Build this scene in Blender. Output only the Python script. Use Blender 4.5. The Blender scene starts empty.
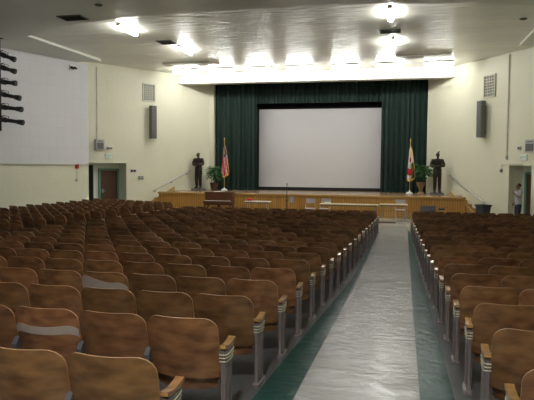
import bpy, math, random
from mathutils import Vector, Matrix
random.seed(7)
C = bpy.context.scene.collection
PI = math.pi

def interp(x, xs, ys):
    if x <= xs[0]: return ys[0]
    for a, b, c, d in zip(xs, xs[1:], ys, ys[1:]):
        if x <= b: return c + (d - c) * (x - a) / (b - a)
    return ys[-1]
FY = [-6, 0, 5.1, 11.5, 21, 40]; FZ = [.44, .2, .01, -.24, -.33, -.33]
def fz(y): return interp(y, FY, FZ)
EYE = 1.9

# ---------------------------------------------------------------- materials
def mat(name, col, rough=.6, metal=0, var=.0, vscale=4, bump=0, bscale=20, stretch=(1, 1, 1), emis=0, rand=0, coat=0, col2=None, bdist=.03):
    m = bpy.data.materials.new(name); m.use_nodes = True
    nt = m.node_tree; N = nt.nodes; L = nt.links; b = N['Principled BSDF']
    b.inputs['Roughness'].default_value = rough; b.inputs['Metallic'].default_value = metal
    b.inputs['Base Color'].default_value = (*col, 1)
    b.inputs['Coat Weight'].default_value = coat; b.inputs['Coat Roughness'].default_value = .15
    if emis:
        b.inputs['Emission Color'].default_value = (*col, 1); b.inputs['Emission Strength'].default_value = emis
    if var or bump:
        tc = N.new('ShaderNodeTexCoord'); mp = N.new('ShaderNodeMapping'); mp.inputs['Scale'].default_value = stretch
        L.new(tc.outputs['Object'], mp.inputs['Vector'])
    if var or rand:
        mx = N.new('ShaderNodeMix'); mx.data_type = 'RGBA'
        c2 = col2 or tuple(c * (1 - var) for c in col)
        mx.inputs['A'].default_value = (*c2, 1); mx.inputs['B'].default_value = (*col, 1)
        out = mx.outputs['Result']
        if var:
            nz = N.new('ShaderNodeTexNoise'); nz.inputs['Scale'].default_value = vscale; nz.inputs['Detail'].default_value = 4
            oi0 = N.new('ShaderNodeObjectInfo'); ad = N.new('ShaderNodeVectorMath'); ad.operation = 'ADD'
            sc = N.new('ShaderNodeVectorMath'); sc.operation = 'SCALE'; sc.inputs['Scale'].default_value = 3 if rand else 0
            L.new(oi0.outputs['Location'], sc.inputs[0]); L.new(mp.outputs['Vector'], ad.inputs[0]); L.new(sc.outputs[0], ad.inputs[1])
            L.new(ad.outputs[0], nz.inputs['Vector'])
            rp = N.new('ShaderNodeMapRange'); rp.inputs['From Min'].default_value = .3; rp.inputs['From Max'].default_value = .7
            L.new(nz.outputs['Fac'], rp.inputs['Value']); L.new(rp.outputs['Result'], mx.inputs['Factor'])
        if rand:
            oi = N.new('ShaderNodeObjectInfo'); hs = N.new('ShaderNodeHueSaturation')
            r1 = N.new('ShaderNodeMapRange'); r1.inputs['To Min'].default_value = 1 - rand; r1.inputs['To Max'].default_value = 1 + rand
            r2 = N.new('ShaderNodeMapRange'); r2.inputs['To Min'].default_value = .489; r2.inputs['To Max'].default_value = .503
            mt = N.new('ShaderNodeMath'); mt.operation = 'MULTIPLY'; mt.inputs[1].default_value = 7.31
            fr = N.new('ShaderNodeMath'); fr.operation = 'FRACT'
            L.new(oi.outputs['Random'], r1.inputs['Value']); L.new(oi.outputs['Random'], mt.inputs[0]); L.new(mt.outputs[0], fr.inputs[0]); L.new(fr.outputs[0], r2.inputs['Value'])
            L.new(r1.outputs['Result'], hs.inputs['Value']); L.new(r2.outputs['Result'], hs.inputs['Hue'])
            L.new(out, hs.inputs['Color']); out = hs.outputs['Color']
        L.new(out, b.inputs['Base Color'])
    if bump:
        n2 = N.new('ShaderNodeTexNoise'); n2.inputs['Scale'].default_value = bscale; n2.inputs['Detail'].default_value = 3
        L.new(mp.outputs['Vector'], n2.inputs['Vector'])
        bp = N.new('ShaderNodeBump'); bp.inputs['Strength'].default_value = bump; bp.inputs['Distance'].default_value = bdist
        L.new(n2.outputs['Fac'], bp.inputs['Height']); L.new(bp.outputs['Normal'], b.inputs['Normal'])
    return m

M_SPEC = 1
def brick_mat(name, c1, c2, mortar, w, h, msize, rough=.6, rot=(0, 0, 0), offset=0, bump=.2, coat=0):
    m = bpy.data.materials.new(name); m.use_nodes = True
    nt = m.node_tree; N = nt.nodes; L = nt.links; b = N['Principled BSDF']; b.inputs['Roughness'].default_value = rough
    b.inputs['Coat Weight'].default_value = coat
    tc = N.new('ShaderNodeTexCoord'); mp = N.new('ShaderNodeMapping'); mp.inputs['Rotation'].default_value = rot
    br = N.new('ShaderNodeTexBrick'); br.inputs['Color1'].default_value = (*c1, 1); br.inputs['Color2'].default_value = (*c2, 1); br.inputs['Mortar'].default_value = (*mortar, 1)
    br.inputs['Brick Width'].default_value = w; br.inputs['Row Height'].default_value = h; br.inputs['Mortar Size'].default_value = msize; br.inputs['Scale'].default_value = 1
    br.offset = offset
    L.new(tc.outputs['Object'], mp.inputs['Vector']); L.new(mp.outputs['Vector'], br.inputs['Vector']); L.new(br.outputs['Color'], b.inputs['Base Color'])
    bp = N.new('ShaderNodeBump'); bp.inputs['Strength'].default_value = bump; bp.inputs['Distance'].default_value = .01; bp.invert = True
    L.new(br.outputs['Fac'], bp.inputs['Height']); L.new(bp.outputs['Normal'], b.inputs['Normal'])
    return m

M = {}
M['wall'] = mat('cream_paint', (.72, .71, .56), .45, var=.06, vscale=.6, bump=.25, bscale=9)
M['reveal'] = mat('alcove_paint', (.74, .75, .63), .5)
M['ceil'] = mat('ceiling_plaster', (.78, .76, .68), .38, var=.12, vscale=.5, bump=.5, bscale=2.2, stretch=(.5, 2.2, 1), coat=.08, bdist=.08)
M['ceil_low'] = mat('ceiling_plaster_rear_shaded', (.66, .65, .58), .4, var=.1, vscale=.4, bump=.25, bscale=3)  # same plaster, coloured darker for the shade behind the arched step
M['white'] = mat('white_paint', (.85, .84, .80), .4)
M['tile'] = brick_mat('acoustic_tile', (.66, .655, .68), (.645, .64, .665), (.59, .59, .61), .45, .45, .008, .7, rot=(PI / 2, 0, 0), bump=.3)
M['trimline'] = mat('panel_edging', (.5, .48, .38), .5)
M['floor'] = mat('grey_concrete', (.12, .13, .14), .28, var=.35, vscale=1.2)
M['green'] = mat('green_floor_paint', (.022, .085, .076), .3, var=.3, vscale=2.5, bump=.4, bscale=5)
M['green'].node_tree.nodes['Principled BSDF'].inputs['Specular IOR Level'].default_value = .1
M['beige'] = mat('pale_floor_tile', (.38, .37, .33), .25, var=.1, vscale=2)
M['wood_back'] = mat('varnished_plywood', (.25, .130, .054), .38, var=.4, vscale=6, bump=.06, bscale=5, stretch=(1, 1, 2.6), rand=.34, coat=.2, col2=(.10, .046, .018))
M['wood_edge'] = mat('plywood_edge', (.36, .20, .09), .4, rand=.2)
M['arm'] = mat('armrest_wood', (.44, .25, .08), .3, var=.4, vscale=14, coat=.5, rand=.2)
M['metal'] = mat('grey_enamel', (.25, .215, .225), .35, .25, var=.2, vscale=12)
M['bracket'] = mat('grey_bracket', (.12, .12, .14), .4, .3, var=.2, vscale=20)
M['cream'] = mat('cream_trim', (.62, .60, .44), .35)
M['tape'] = mat('silver_tape', (.40, .35, .325), .45, var=.1, vscale=20)
M['oak'] = brick_mat('oak_planks', (.54, .285, .065), (.45, .23, .048), (.14, .07, .02), .11, 40, .006, .3, rot=(PI / 2, 0, 0), bump=.3, coat=.4)
M['oak_plain'] = mat('oak_nosing', (.55, .33, .11), .25, var=.25, vscale=3, stretch=(.4, 6, 6), coat=.4)
M['stage'] = mat('stage_boards', (.36, .25, .16), .22, var=.2, vscale=3, stretch=(.3, 5, 1))
M['drape'] = mat('green_velvet', (.006, .030, .021), .75, var=.4, vscale=3, stretch=(6, 6, .3))
M['black'] = mat('black', (.008, .008, .009), .6)
M['blackgloss'] = mat('black_plastic', (.015, .016, .02), .3)
M['screen'] = mat('screen_fabric', (.58, .57, .59), .8)
M['bronze'] = mat('dark_bronze', (.050, .042, .035), .32, .7, var=.4, vscale=9, bump=.5, bscale=14)
M['plinth'] = mat('grey_plinth', (.16, .16, .16), .5, var=.3, vscale=9)
M['gold'] = mat('gold_fringe', (.75, .48, .10), .4, .3)
M['brass'] = mat('brass_pole', (.62, .42, .16), .3, .7)
M['red'] = mat('flag_red', (.50, .03, .04), .7)
M['fwhite'] = mat('flag_white', (.75, .70, .68), .7)
M['blue'] = mat('flag_blue', (.02, .03, .14), .7)
M['leaf'] = mat('leaf_green', (.035, .14, .028), .4, var=.5, vscale=9)
M['pot'] = mat('dark_clay', (.10, .05, .03), .5, var=.3)
M['vase'] = mat('tan_wicker', (.42, .25, .13), .6, var=.5, vscale=26, bump=.5, bscale=40)
M['soil'] = mat('soil', (.03, .02, .015), .9)
M['door'] = mat('brown_door', (.095, .042, .021), .4, var=.3, vscale=2, stretch=(5, 5, .6))
M['frame'] = mat('green_frame', (.10, .26, .20), .4)
M['spk'] = mat('grey_speaker', (.17, .18, .16), .6, var=.15, vscale=8)
M['box'] = mat('grey_box', (.42, .42, .42), .5)
M['grille'] = mat('dark_grille', (.12, .12, .12), .6)
M['ventw'] = mat('vent_metal', (.56, .55, .46), .5)
M['ventd'] = mat('vent_dark', (.10, .095, .07), .7)
M['lampcove'] = mat('lit_cove_tube', (1, 1, .95), .5, emis=13)
M['lampon'] = mat('lit_tube', (1, 1, .95), .5, emis=28)
M['lamphouse'] = mat('fixture_metal', (.30, .29, .26), .4, .3)
M['steel'] = mat('brushed_steel', (.45, .45, .47), .3, .7)
M['rail'] = mat('rail_steel', (.42, .42, .42), .35, .5)
M['mahog'] = mat('mahogany', (.14, .048, .022), .3, var=.4, vscale=3, stretch=(1, 1, 5), coat=.5)
M['ivory'] = mat('paper_white', (.78, .78, .76), .6)
M['tablew'] = mat('table_top', (.74, .70, .58), .35)
M['tabletan'] = mat('table_top_tan', (.66, .54, .33), .35)
M['redcloth'] = mat('red_cloth', (.5, .02, .03), .7)
M['skin'] = mat('skin', (.24, .12, .075), .5)
M['shirt'] = mat('grey_shirt', (.40, .41, .43), .8, var=.1, vscale=20)
M['trousers'] = mat('dark_trousers', (.016, .018, .03), .8)
M['hair'] = mat('dark_hair', (.012, .010, .009), .7)
M['exitw'] = mat('sign_white', (.80, .84, .78), .4)
M['exitg'] = mat('sign_green', (.10, .50, .30), .4)
M['silver'] = mat('folding_chair_metal', (.42, .40, .40), .3, .6)
M['lilac'] = mat('pale_vinyl', (.50, .44, .45), .45)
M['slot'] = mat('ceiling_board', (.46, .42, .35), .5)
M['bin'] = mat('bin_plastic', (.03, .034, .042), .5)

# runner: wrinkled glossy plastic
def runner_mat():
    m = bpy.data.materials.new('plastic_runner'); m.use_nodes = True
    nt = m.node_tree; N = nt.nodes; L = nt.links; b = N['Principled BSDF']
    b.inputs['Base Color'].default_value = (.6, .6, .59, 1); b.inputs['Roughness'].default_value = .2
    tc = N.new('ShaderNodeTexCoord'); mp = N.new('ShaderNodeMapping'); mp.inputs['Scale'].default_value = (.9, 1.9, 1)
    n = N.new('ShaderNodeTexNoise'); n.inputs['Scale'].default_value = 2.4; n.inputs['Detail'].default_value = 5; n.inputs['Roughness'].default_value = .62; n.inputs['Distortion'].default_value = 1.6
    L.new(tc.outputs['Object'], mp.inputs['Vector']); L.new(mp.outputs['Vector'], n.inputs['Vector'])
    bp = N.new('ShaderNodeBump'); bp.inputs['Strength'].default_value = .45; bp.inputs['Distance'].default_value = .035
    L.new(n.outputs['Fac'], bp.inputs['Height']); L.new(bp.outputs['Normal'], b.inputs['Normal'])
    cr = N.new('ShaderNodeValToRGB'); cr.color_ramp.elements[0].position = .35; cr.color_ramp.elements[0].color = (.31, .32, .32, 1)
    cr.color_ramp.elements[1].position = .65; cr.color_ramp.elements[1].color = (.35, .36, .355, 1)
    L.new(n.outputs['Fac'], cr.inputs['Fac']); L.new(cr.outputs['Color'], b.inputs['Base Color'])
    return m
M['runner'] = runner_mat()

# ---------------------------------------------------------------- mesh builder
class MB:
    def __init__(s): s.v = []; s.f = []; s.m = []; s.T = Matrix.Identity(4)
    def add(s, vs, fs, mi=0):
        o = len(s.v); s.v += [tuple(s.T @ Vector(v)) for v in vs]
        s.f += [tuple(i + o for i in f) for f in fs]; s.m += ([mi] * len(fs) if isinstance(mi, int) else list(mi)); return s
    def box(s, x0, x1, y0, y1, z0, z1, mi=0):
        vs = [(x, y, z) for z in (z0, z1) for y in (y0, y1) for x in (x0, x1)]
        return s.add(vs, [(0, 2, 3, 1), (4, 5, 7, 6), (0, 1, 5, 4), (2, 6, 7, 3), (0, 4, 6, 2), (1, 3, 7, 5)], mi)
    def prism(s, pts, z0, z1, mi=0, axis='z'):
        n = len(pts)
        def P(p, h): return (p[0], p[1], h) if axis == 'z' else ((h, p[0], p[1]) if axis == 'x' else (p[0], h, p[1]))
        vs = [P(p, z0) for p in pts] + [P(p, z1) for p in pts]
        return s.add(vs, [tuple(range(n))[::-1], tuple(range(n, 2 * n))] + [(i, (i + 1) % n, n + (i + 1) % n, n + i) for i in range(n)], mi)
    def tube(s, path, r, n=8, mi=0, closed=False):
        path = [Vector(p) for p in path]; k = len(path); R = r if isinstance(r, (list, tuple)) else [r] * k
        vs = []
        for i, p in enumerate(path):
            a = path[(i - 1) % k] if closed else path[max(i - 1, 0)]; b = path[(i + 1) % k] if closed else path[min(i + 1, k - 1)]
            d = (b - a).normalized(); up = Vector((0, 0, 1)) if abs(d.z) < .9 else Vector((0, 1, 0))
            x = d.cross(up).normalized(); y = x.cross(d)
            vs += [tuple(p + R[i] * (math.cos(t) * x + math.sin(t) * y)) for t in (2 * PI * j / n for j in range(n))]
        fs = []
        for i in range(k if closed else k - 1):
            q = (i + 1) % k
            fs += [(i * n + j, i * n + (j + 1) % n, q * n + (j + 1) % n, q * n + j) for j in range(n)]
        if not closed: fs += [tuple(range(n))[::-1], tuple((k - 1) * n + j for j in range(n))]
        return s.add(vs, fs, mi)
    def lathe(s, prof, cx=0, cy=0, n=16, mi=0):
        return s.tube([(cx, cy, z) for r, z in prof], [max(r, .0005) for r, z in prof], n, mi) if all(prof[i][1] < prof[i + 1][1] for i in range(len(prof) - 1)) else s._lathe(prof, cx, cy, n, mi)
    def _lathe(s, prof, cx, cy, n, mi):
        vs = [(cx + r * math.cos(2 * PI * j / n), cy + r * math.sin(2 * PI * j / n), z) for r, z in prof for j in range(n)]
        fs = [(i * n + j, i * n + (j + 1) % n, (i + 1) * n + (j + 1) % n, (i + 1) * n + j) for i in range(len(prof) - 1) for j in range(n)]
        fs += [tuple(range(n))[::-1], tuple((len(prof) - 1) * n + j for j in range(n))]
        return s.add(vs, fs, mi)
    def sheet(s, fn, nu, nv, th, mi=0, rim=None, us=None):
        """solid sheet from fn(u,v)->front point, thickened along (0,th,0)-like vector th"""
        us = us or [i / nu for i in range(nu + 1)]
        A = [fn(u, j / nv) for j in range(nv + 1) for u in us]
        t = Vector(th); B = [tuple(Vector(a) + t) for a in A]; W = len(us); o = len(A)
        fs = []; ms = []
        for j in range(nv):
            for i in range(W - 1):
                a = j * W + i; fs += [(a, a + 1, a + W + 1, a + W), (o + a, o + a + W, o + a + W + 1, o + a + 1)]; ms += [mi, mi]
        r = mi if rim is None else rim
        for i in range(W - 1):
            fs += [(i, o + i, o + i + 1, i + 1)]; k = nv * W + i; fs += [(k, k + 1, o + k + 1, o + k)]; ms += [r, r]
        for j in range(nv):
            a = j * W; fs += [(a, a + W, o + a + W, o + a)]; k = a + W - 1; fs += [(k, o + k, o + k + W, k + W)]; ms += [r, r]
        return s.add(A + B, fs, ms)
    def mesh(s, name, mats, smooth=False):
        me = bpy.data.meshes.new(name); me.from_pydata(s.v, [], s.f)
        for m in (mats if isinstance(mats, (list, tuple)) else [mats]): me.materials.append(m)
        me.polygons.foreach_set('material_index', s.m)
        me.validate(); me.update()
        import bmesh
        bm = bmesh.new(); bm.from_mesh(me); bmesh.ops.recalc_face_normals(bm, faces=bm.faces); bm.to_mesh(me); bm.free()
        if smooth: me.shade_smooth(); me.set_sharp_from_angle(angle=math.radians(40))
        return me
    def build(s, name, mats, parent=None, smooth=False, loc=None, rot=None):
        o = bpy.data.objects.new(name, s.mesh(name, mats, smooth)); C.objects.link(o)
        if parent: o.parent = parent
        if loc: o.location = loc
        if rot is not None: o.rotation_euler = (0, 0, rot)
        return o

def bevel(o, w=.01, seg=2):
    m = o.modifiers.new('bevel', 'BEVEL'); m.width = w; m.segments = seg; m.limit_method = 'ANGLE'; return o
def tag(o, label, cat, group=None, kind=None):
    if label: o['label'] = label
    if cat: o['category'] = cat
    if group: o['group'] = group
    if kind: o['kind'] = kind
    return o
def struct(o): o['kind'] = 'structure'; return o
def thing(name, label, cat, loc=(0, 0, 0), rz=0, group=None):
    o = bpy.data.objects.new(name, None); o.empty_display_size = .2; C.objects.link(o); o.location = loc; o.rotation_euler = (0, 0, rz)
    return tag(o, label, cat, group)
def copy_tree(o, parent=None):
    c = o.copy(); C.objects.link(c); c.parent = parent
    for ch in o.children: copy_tree(ch, c)
    return c

# ---------------------------------------------------------------- setting
A_, B_, C_, D_, E_ = (-10.4, 31), (-14.38, 25.2), (-15.8, 21), (-17.6, 15), (-17.6, -6)
A2, B2, C2, D2, E2 = (1.1, 31), (4.9, 25.3), (6.5, 21), (8.3, 15), (8.3, -6)
ZT = 6.75; FL = -.33
# floor
xs = [-19, -1.16, -.9, .1, .44, 10]
def edgeL(y): return interp(y, [2, 5, 7, 10.7, 13.4, 20, 22], [-1.20, -1.16, -1.10, -.97, -.93, -.86, -.84])
def edgeR(y): return interp(y, [2, 5, 12, 20, 22], [.46, .44, .38, .26, .24])
ys = [-6, 0, 2.5, 5.1, 7, 9, 11.5, 13.5, 16, 18.5, 21, 22, 24, 27.3, 31, 34]
mb = MB(); vs = []; fs = []; ms = []
for y in ys:
    for x in (-19, edgeL(y), edgeR(y), 11): vs.append((x, y, fz(y)))
for j in range(len(ys) - 1):
    for i in range(3):
        a = j * 4 + i; fs.append((a, a + 1, a + 5, a + 4))
        ms.append(1 if (i == 1 and ys[j] < 22) else (2 if ys[j] >= 22 else 0))
mb.add(vs, fs, ms); fl = struct(mb.build('floor', [M['floor'], M['green'], M['beige']]))

def wall_seg(mb, p, q, z0, z1, th, side, t0=0, t1=1, mi=0):
    p = Vector(p); q = Vector(q); d = q - p; n = Vector((-d.y, d.x)).normalized() * side * th
    a = p + d * t0; b = p + d * t1
    mb.prism([tuple(a), tuple(b), tuple(b + n), tuple(a + n)], z0, z1, mi)
def build_side(name, P, side, t_open):
    # P: A(proscenium),B,C,D,E
    mb = MB(); A, B, Cc, D, E = P
    for p, q in ((B, Cc), (Cc, D), (D, E)): wall_seg(mb, p, q, -.6, ZT, .25, side)
    t0, t1 = t_open
    wall_seg(mb, A, B, -.6, ZT, .25, side, 0, t0); wall_seg(mb, A, B, 2.07, ZT, .25, side, t0, t1); wall_seg(mb, A, B, -.6, ZT, .25, side, t1, 1)
    # alcove: reveals, back, ceiling
    a = Vector(A); b = Vector(B); d = b - a; n = Vector((-d.y, d.x)).normalized() * side; u = d.normalized()
    p0 = a + d * t0; p1 = a + d * t1; dep = .72
    def quad(p, q, z0, z1, mi=1): mb.prism([tuple(p), tuple(q), tuple(q + (q - p).orthogonal().normalized() * .0001), tuple(p)][:0] or [tuple(p), tuple(q), tuple(q + n * .06), tuple(p + n * .06)], z0, z1, mi)
    mb.prism([tuple(p0 + n * .25), tuple(p0 + n * dep), tuple(p0 + n * dep - u * .1), tuple(p0 + n * .25 - u * .1)], -.6, 2.3, 1)
    mb.prism([tuple(p1 + n * .25), tuple(p1 + n * dep), tuple(p1 + n * dep + u * .1), tuple(p1 + n * .25 + u * .1)], -.6, 2.3, 1)
    mb.prism([tuple(p0 + n * dep - u * .1), tuple(p1 + n * dep + u * .1), tuple(p1 + n * (dep + .1) + u * .1), tuple(p0 + n * (dep + .1) - u * .1)], -.6, 2.3, 1)
    mb.prism([tuple(p0 + n * .25 - u * .1), tuple(p1 + n * .25 + u * .1), tuple(p1 + n * (dep + .1) + u * .1), tuple(p0 + n * (dep + .1) - u * .1)], 2.07, 2.3, 1)
    o = struct(mb.build(name, [M['wall'], M['reveal']]))
    return p0, p1, u, n, dep
LWl = math.dist(A_, B_)
pL0, pL1, uL, nL, dep = build_side('wall_left', (A_, B_, C_, D_, E_), -1, (.716, .995))
pR0, pR1, uR, nR, dep = build_side('wall_right', (A2, B2, C2, D2, E2), 1, (.822, 1.0 - .001))
mb = MB(); mb.box(-17.9, 8.6, -6.25, -6, -.2, ZT); struct(mb.build('wall_rear', M['wall']))
# proscenium enclosure behind the curtain
mb = MB(); mb.box(-10.6, 1.3, 34, 34.2, -.4, 8); mb.box(-10.8, -10.6, 31.2, 34.2, -.4, 8); mb.box(1.3, 1.5, 31.2, 34.2, -.4, 8); mb.box(-10.8, 1.5, 31.2, 34.2, 8, 8.2)
mb.box(-10.8, 1.5, 30.95, 31.0, 6.4, 8)
struct(mb.build('wall_backstage', M['black']))
# slim return jambs either side of the curtain
mb = MB(); mb.prism([(-10.4, 31), (-10.14, 31), (-10.14, 31.3), (-10.75, 31.3), (-10.75, 31)], .69, 6.7); struct(mb.build('trim_1', M['wall']))
mb = MB(); mb.prism([(1.1, 31), (1.08, 31), (1.08, 31.3), (1.5, 31.3), (1.5, 31)], .69, 6.7); struct(mb.build('trim_2', M['wall']))

# ceiling: raised front field, lower rear field with an arched edge and side strips
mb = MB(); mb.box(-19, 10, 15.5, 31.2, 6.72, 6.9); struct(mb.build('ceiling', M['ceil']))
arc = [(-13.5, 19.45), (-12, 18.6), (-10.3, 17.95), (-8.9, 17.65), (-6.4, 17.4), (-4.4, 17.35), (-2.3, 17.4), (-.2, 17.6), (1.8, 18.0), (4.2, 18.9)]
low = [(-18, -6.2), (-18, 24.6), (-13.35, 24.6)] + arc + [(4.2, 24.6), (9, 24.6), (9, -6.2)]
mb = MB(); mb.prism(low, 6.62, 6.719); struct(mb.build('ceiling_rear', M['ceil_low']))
# bright metal edging along the raised field, left and right
mb = MB(); mb.box(-13.36, -13.34, 19.5, 24.6, 6.60, 6.619); struct(mb.build('trim_3', M['white']))
mb = MB(); mb.box(4.18, 4.21, 20.0, 24.4, 6.60, 6.619); struct(mb.build('trim_4', M['ceil_low']))
# canopy beam over the stage
mb = MB(); mb.prism([(-11.52, 29.3), (2.22, 29.3), (1.86, 29.85), (-11.16, 29.85)], 6.2, 6.719)
struct(bevel(mb.build('ceiling_canopy', M['white']), .02))
for x0, x1 in ((-.45, 1.83), (-11.0, -8.75)):
    struct(MB().prism([(x0, 26.0), (x1, 26.0), (x1 + (.0 if x0 > -5 else .35), 26.55), (x0, 26.55)], 6.65, 6.719).build('ceiling_board', M['slot']))

# acoustic panel on the left wall
mb = MB(); off = .03
def offs(p, q, d):
    p = Vector(p); q = Vector(q); n = (q - p).orthogonal().normalized(); return n * d
for p, q in ((B_, C_), (C_, D_)):
    P = Vector(p); Q = Vector(q); u = (P - Q).normalized(); L = (P - Q).length
    o = MB().box(-L, 0, -.05, 0, 2.0, 6.619).build('wall_left_panel', M['tile'], None, False, (P.x, P.y, 0), math.atan2(u.y, u.x)); struct(o)
mb = MB()
for p, q in ((B_, C_), (C_, D_)): wall_seg(mb, p, q, 1.95, 2.0, .07, 1)
struct(mb.build('trim_5', M['trimline']))

# ---------------------------------------------------------------- doors in the alcoves
def wall_frame(name, label, cat, p, u, z, group=None):
    """Empty on a wall point; local x along u, local -y into the room"""
    t = thing(name, label, cat, (p.x, p.y, z), math.atan2(u.y, u.x), group); return t
def alcove_door(idx, p0, p1, u, n, w0, w1, sgn, label):
    # local: x along u from p0, y along outward normal
    base = p0 + n * dep
    T = Matrix(((u.x, n.x, 0, base.x), (u.y, n.y, 0, base.y), (0, 0, 1, FL), (0, 0, 0, 1)))
    def B(): m = MB(); m.T = T; return m
    t = bpy.data.objects.new('door_%d' % idx, B().box(w0 + .004, w1 - .004, -.06, -.005, .01, 2.05).mesh('door', M['door'])); C.objects.link(t); struct(t)
    m = B(); m.box(w0 - .09, w0, -.09, 0, 0, 2.14).box(w1, w1 + .09, -.09, 0, 0, 2.14).box(w0, w1, -.09, 0, 2.06, 2.14)
    fr = m.build('door_frame', M['frame']); fr.parent = t
    m = B(); hx = w1 - .1 if sgn > 0 else w0 + .1; m.box(hx - .03, hx + .03, -.1, -.06, .95, 1.15).tube([(hx, -.12, 1.05), (hx - .12 * sgn, -.12, 1.05)], .012)
    h = m.build('door_handle', M['steel']); h.parent = t
    return T
TL = alcove_door(1, pL0, pL1, uL, nL, .14, 1.04, 1, '')
TR = alcove_door(2, pR0, pR1, uR, nR, .30, 1.22, 1, '')
# dark open door leaf at the left alcove's near jamb
def onA(p0, u, n, a, b): q = p0 + u * a + n * b; return q
mb = MB(); mb.T = TL; wL = (pL1 - pL0).length
mb.box(wL - .24, wL - .19, -.70, -.03, .01, 2.3); dd = mb.build('door_3', M['blackgloss']); struct(dd)
mb = MB(); mb.T = TL; mb.tube([(wL - .28, -.6, 1.05), (wL - .28, -.48, 1.05)], .012).box(wL - .28, wL - .24, -.62, -.58, 1.03, 1.07); h = mb.build('door_handle', M['steel']); h.parent = dd
# header trims
mb = MB(); wall_seg(mb, A_, B_, 2.07, 2.12, .02, 1, .716, .995); struct(mb.build('trim_6', M['wall']))

# ---------------------------------------------------------------- stage
stage_poly = [(-11.75, 27.3), (2.62, 27.3), (2.62, 27.45), (1.78, 28.72), (2.60, 28.72), (1.10, 30.98), (1.10, 33.9), (-10.4, 33.9), (-10.4, 30.98), (-11.88, 28.72), (-11.0, 28.72), (-11.75, 27.45)]
mb = MB(); mb.prism(stage_poly, FL, .66); s = struct(mb.build('floor_stage', M['oak']))
mb = MB(); mb.prism([(x, y - (.04 if y < 27.4 else 0)) for x, y in stage_poly], .66, .69); struct(mb.build('floor_stage_boards', M['stage']))
mb = MB(); mb.box(-11.77, 2.64, 27.22, 27.34, .60, .695); struct(bevel(mb.build('trim_7', M['oak_plain']), .012))
mb = MB(); mb.box(-11.75, 2.62, 27.27, 27.3, FL, FL + .1); struct(mb.build('baseboard_stage', M['oak_plain']))

# stairs at both ends, along the walls
def stairs(name, A, B, side, s0, s1, label, sx):
    u = (Vector(B) - Vector(A)).normalized()
    n = Vector((-u.y, u.x)) * (-side)    # into room
    if side < 0: pass
    t = thing(name, label, 'stairs', (A[0], A[1], 0))
    def P(s, o): q = Vector(A) + u * s + n * o; return (q.x - A[0], q.y - A[1])
    k = 5; run = (s1 - s0) / k
    for i in range(k):
        mb = MB(); z = .69 - (i + 1) * 1.02 / (k + 1)
        mb.prism([P(s0 + run * i, .02), P(s0 + run * (i + 1), .02), P(s0 + run * (i + 1), .66), P(s0 + run * i, .66)], FL, z)
        mb.build('step', M['oak_plain'], t)
    mb = MB()
    a, b = P(s0 - .05, .66), P(s0 - .05, .71); c, d = P(s1 + .15, .66), P(s1 + .15, .71)
    vs = [(*a, FL), (*b, FL), (*c, FL), (*d, FL), (*a, .93), (*b, .93), (*c, -.1), (*d, -.1)]
    mb.add(vs, [(0, 1, 3, 2), (4, 6, 7, 5), (0, 4, 5, 1), (2, 3, 7, 6), (0, 2, 6, 4), (1, 5, 7, 3)])
    mb.build('stringer', M['oak_plain'], t)
    return t
stairs('stage_steps', A2, B2, 1, 2.75, 4.55, 'wooden steps beside the right wall climbing to the stage behind the oak panel', 1)
stairs('stage_steps', A_, B_, -1, 2.75, 4.55, 'wooden steps beside the left wall climbing to the stage behind the oak panel', -1)
def handrail(A, B, side, s0, z0, s1, z1, label):
    u = (Vector(B) - Vector(A)).normalized(); n = Vector((-u.y, u.x)) * (-side)
    t = thing('handrail', label, 'handrail', (A[0], A[1], 0), 0, 'steel handrails on the side walls')
    def P(s, o, z): q = u * s + n * o; return (q.x, q.y, z)
    mb = MB(); mb.tube([P(s0, .1, z0), P(s1, .1, z1)], .026, 10); mb.build('rail', M['rail'], t, True)
    for f in (.08, .5, .92):
        s = s0 + (s1 - s0) * f; z = z0 + (z1 - z0) * f
        mb = MB(); mb.tube([P(s, 0, z - .08), P(s, .07, z - .08), P(s, .1, z - .02)], .011, 6); mb.box(*sorted((P(s, 0, 0)[0] - .03, P(s, 0, 0)[0] + .03)), *sorted((P(s, 0, 0)[1] - .03, P(s, 0, 0)[1] + .03)), z - .12, z - .04)
        mb.build('bracket', M['rail'], t)
handrail(A2, B2, 1, 1.9, 1.62, 4.4, .42, 'grey steel handrail sloping down the cream wall on the right of the stage')
handrail(A_, B_, -1, 1.3, 1.72, 3.6, .68, 'grey steel handrail sloping down the cream wall on the left of the stage')

# ---------------------------------------------------------------- curtains, screen
def drape(name, x0, x1, z0, z1, y, amp, wl, label, cat='curtain'):
    n = int((x1 - x0) / wl * 10); ph = random.random() * 9
    def fn(u, v):
        x = x0 + (x1 - x0) * u
        w = math.sin(x * 2 * PI / wl + ph + .8 * math.sin(x * 1.7)) + .35 * math.sin(x * 2 * PI / wl * 2.3 + 1)
        return (x, y + amp * w * (1 - .25 * v), z0 + (z1 - z0) * v)
    mb = MB(); mb.sheet(fn, n, 5, (0, .012, 0)); o = mb.build(name, M['drape'], None, True); return tag(o, label, cat)
drape('stage_curtain', -10.12, -7.75, .70, 6.6, 31.2, .07, .27, 'dark green pleated stage curtain left of the white screen')
drape('stage_curtain', -1.2, 1.06, .70, 6.6, 31.2, .07, .27, 'dark green pleated stage curtain right of the white screen')
drape('curtain_valance', -8.05, -1.0, 5.36, 6.6, 31.42, .05, .24, 'dark green pleated valance hanging across the top of the stage')
mb = MB(); mb.box(-9.5, .3, 32.6, 32.64, .70, 7.5); tag(mb.build('backdrop', M['black']), 'black cloth backdrop surrounding the white projection screen', 'backdrop')
t = thing('projection_screen', 'large white projection screen with a black border on the stage', 'screen', (-4.5, 32.2, .84))
def sc(x0, x1, z0, z1): return (x0 + 4.5, x1 + 4.5, -.02, .02, z0 - .84, z1 - .84)
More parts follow.
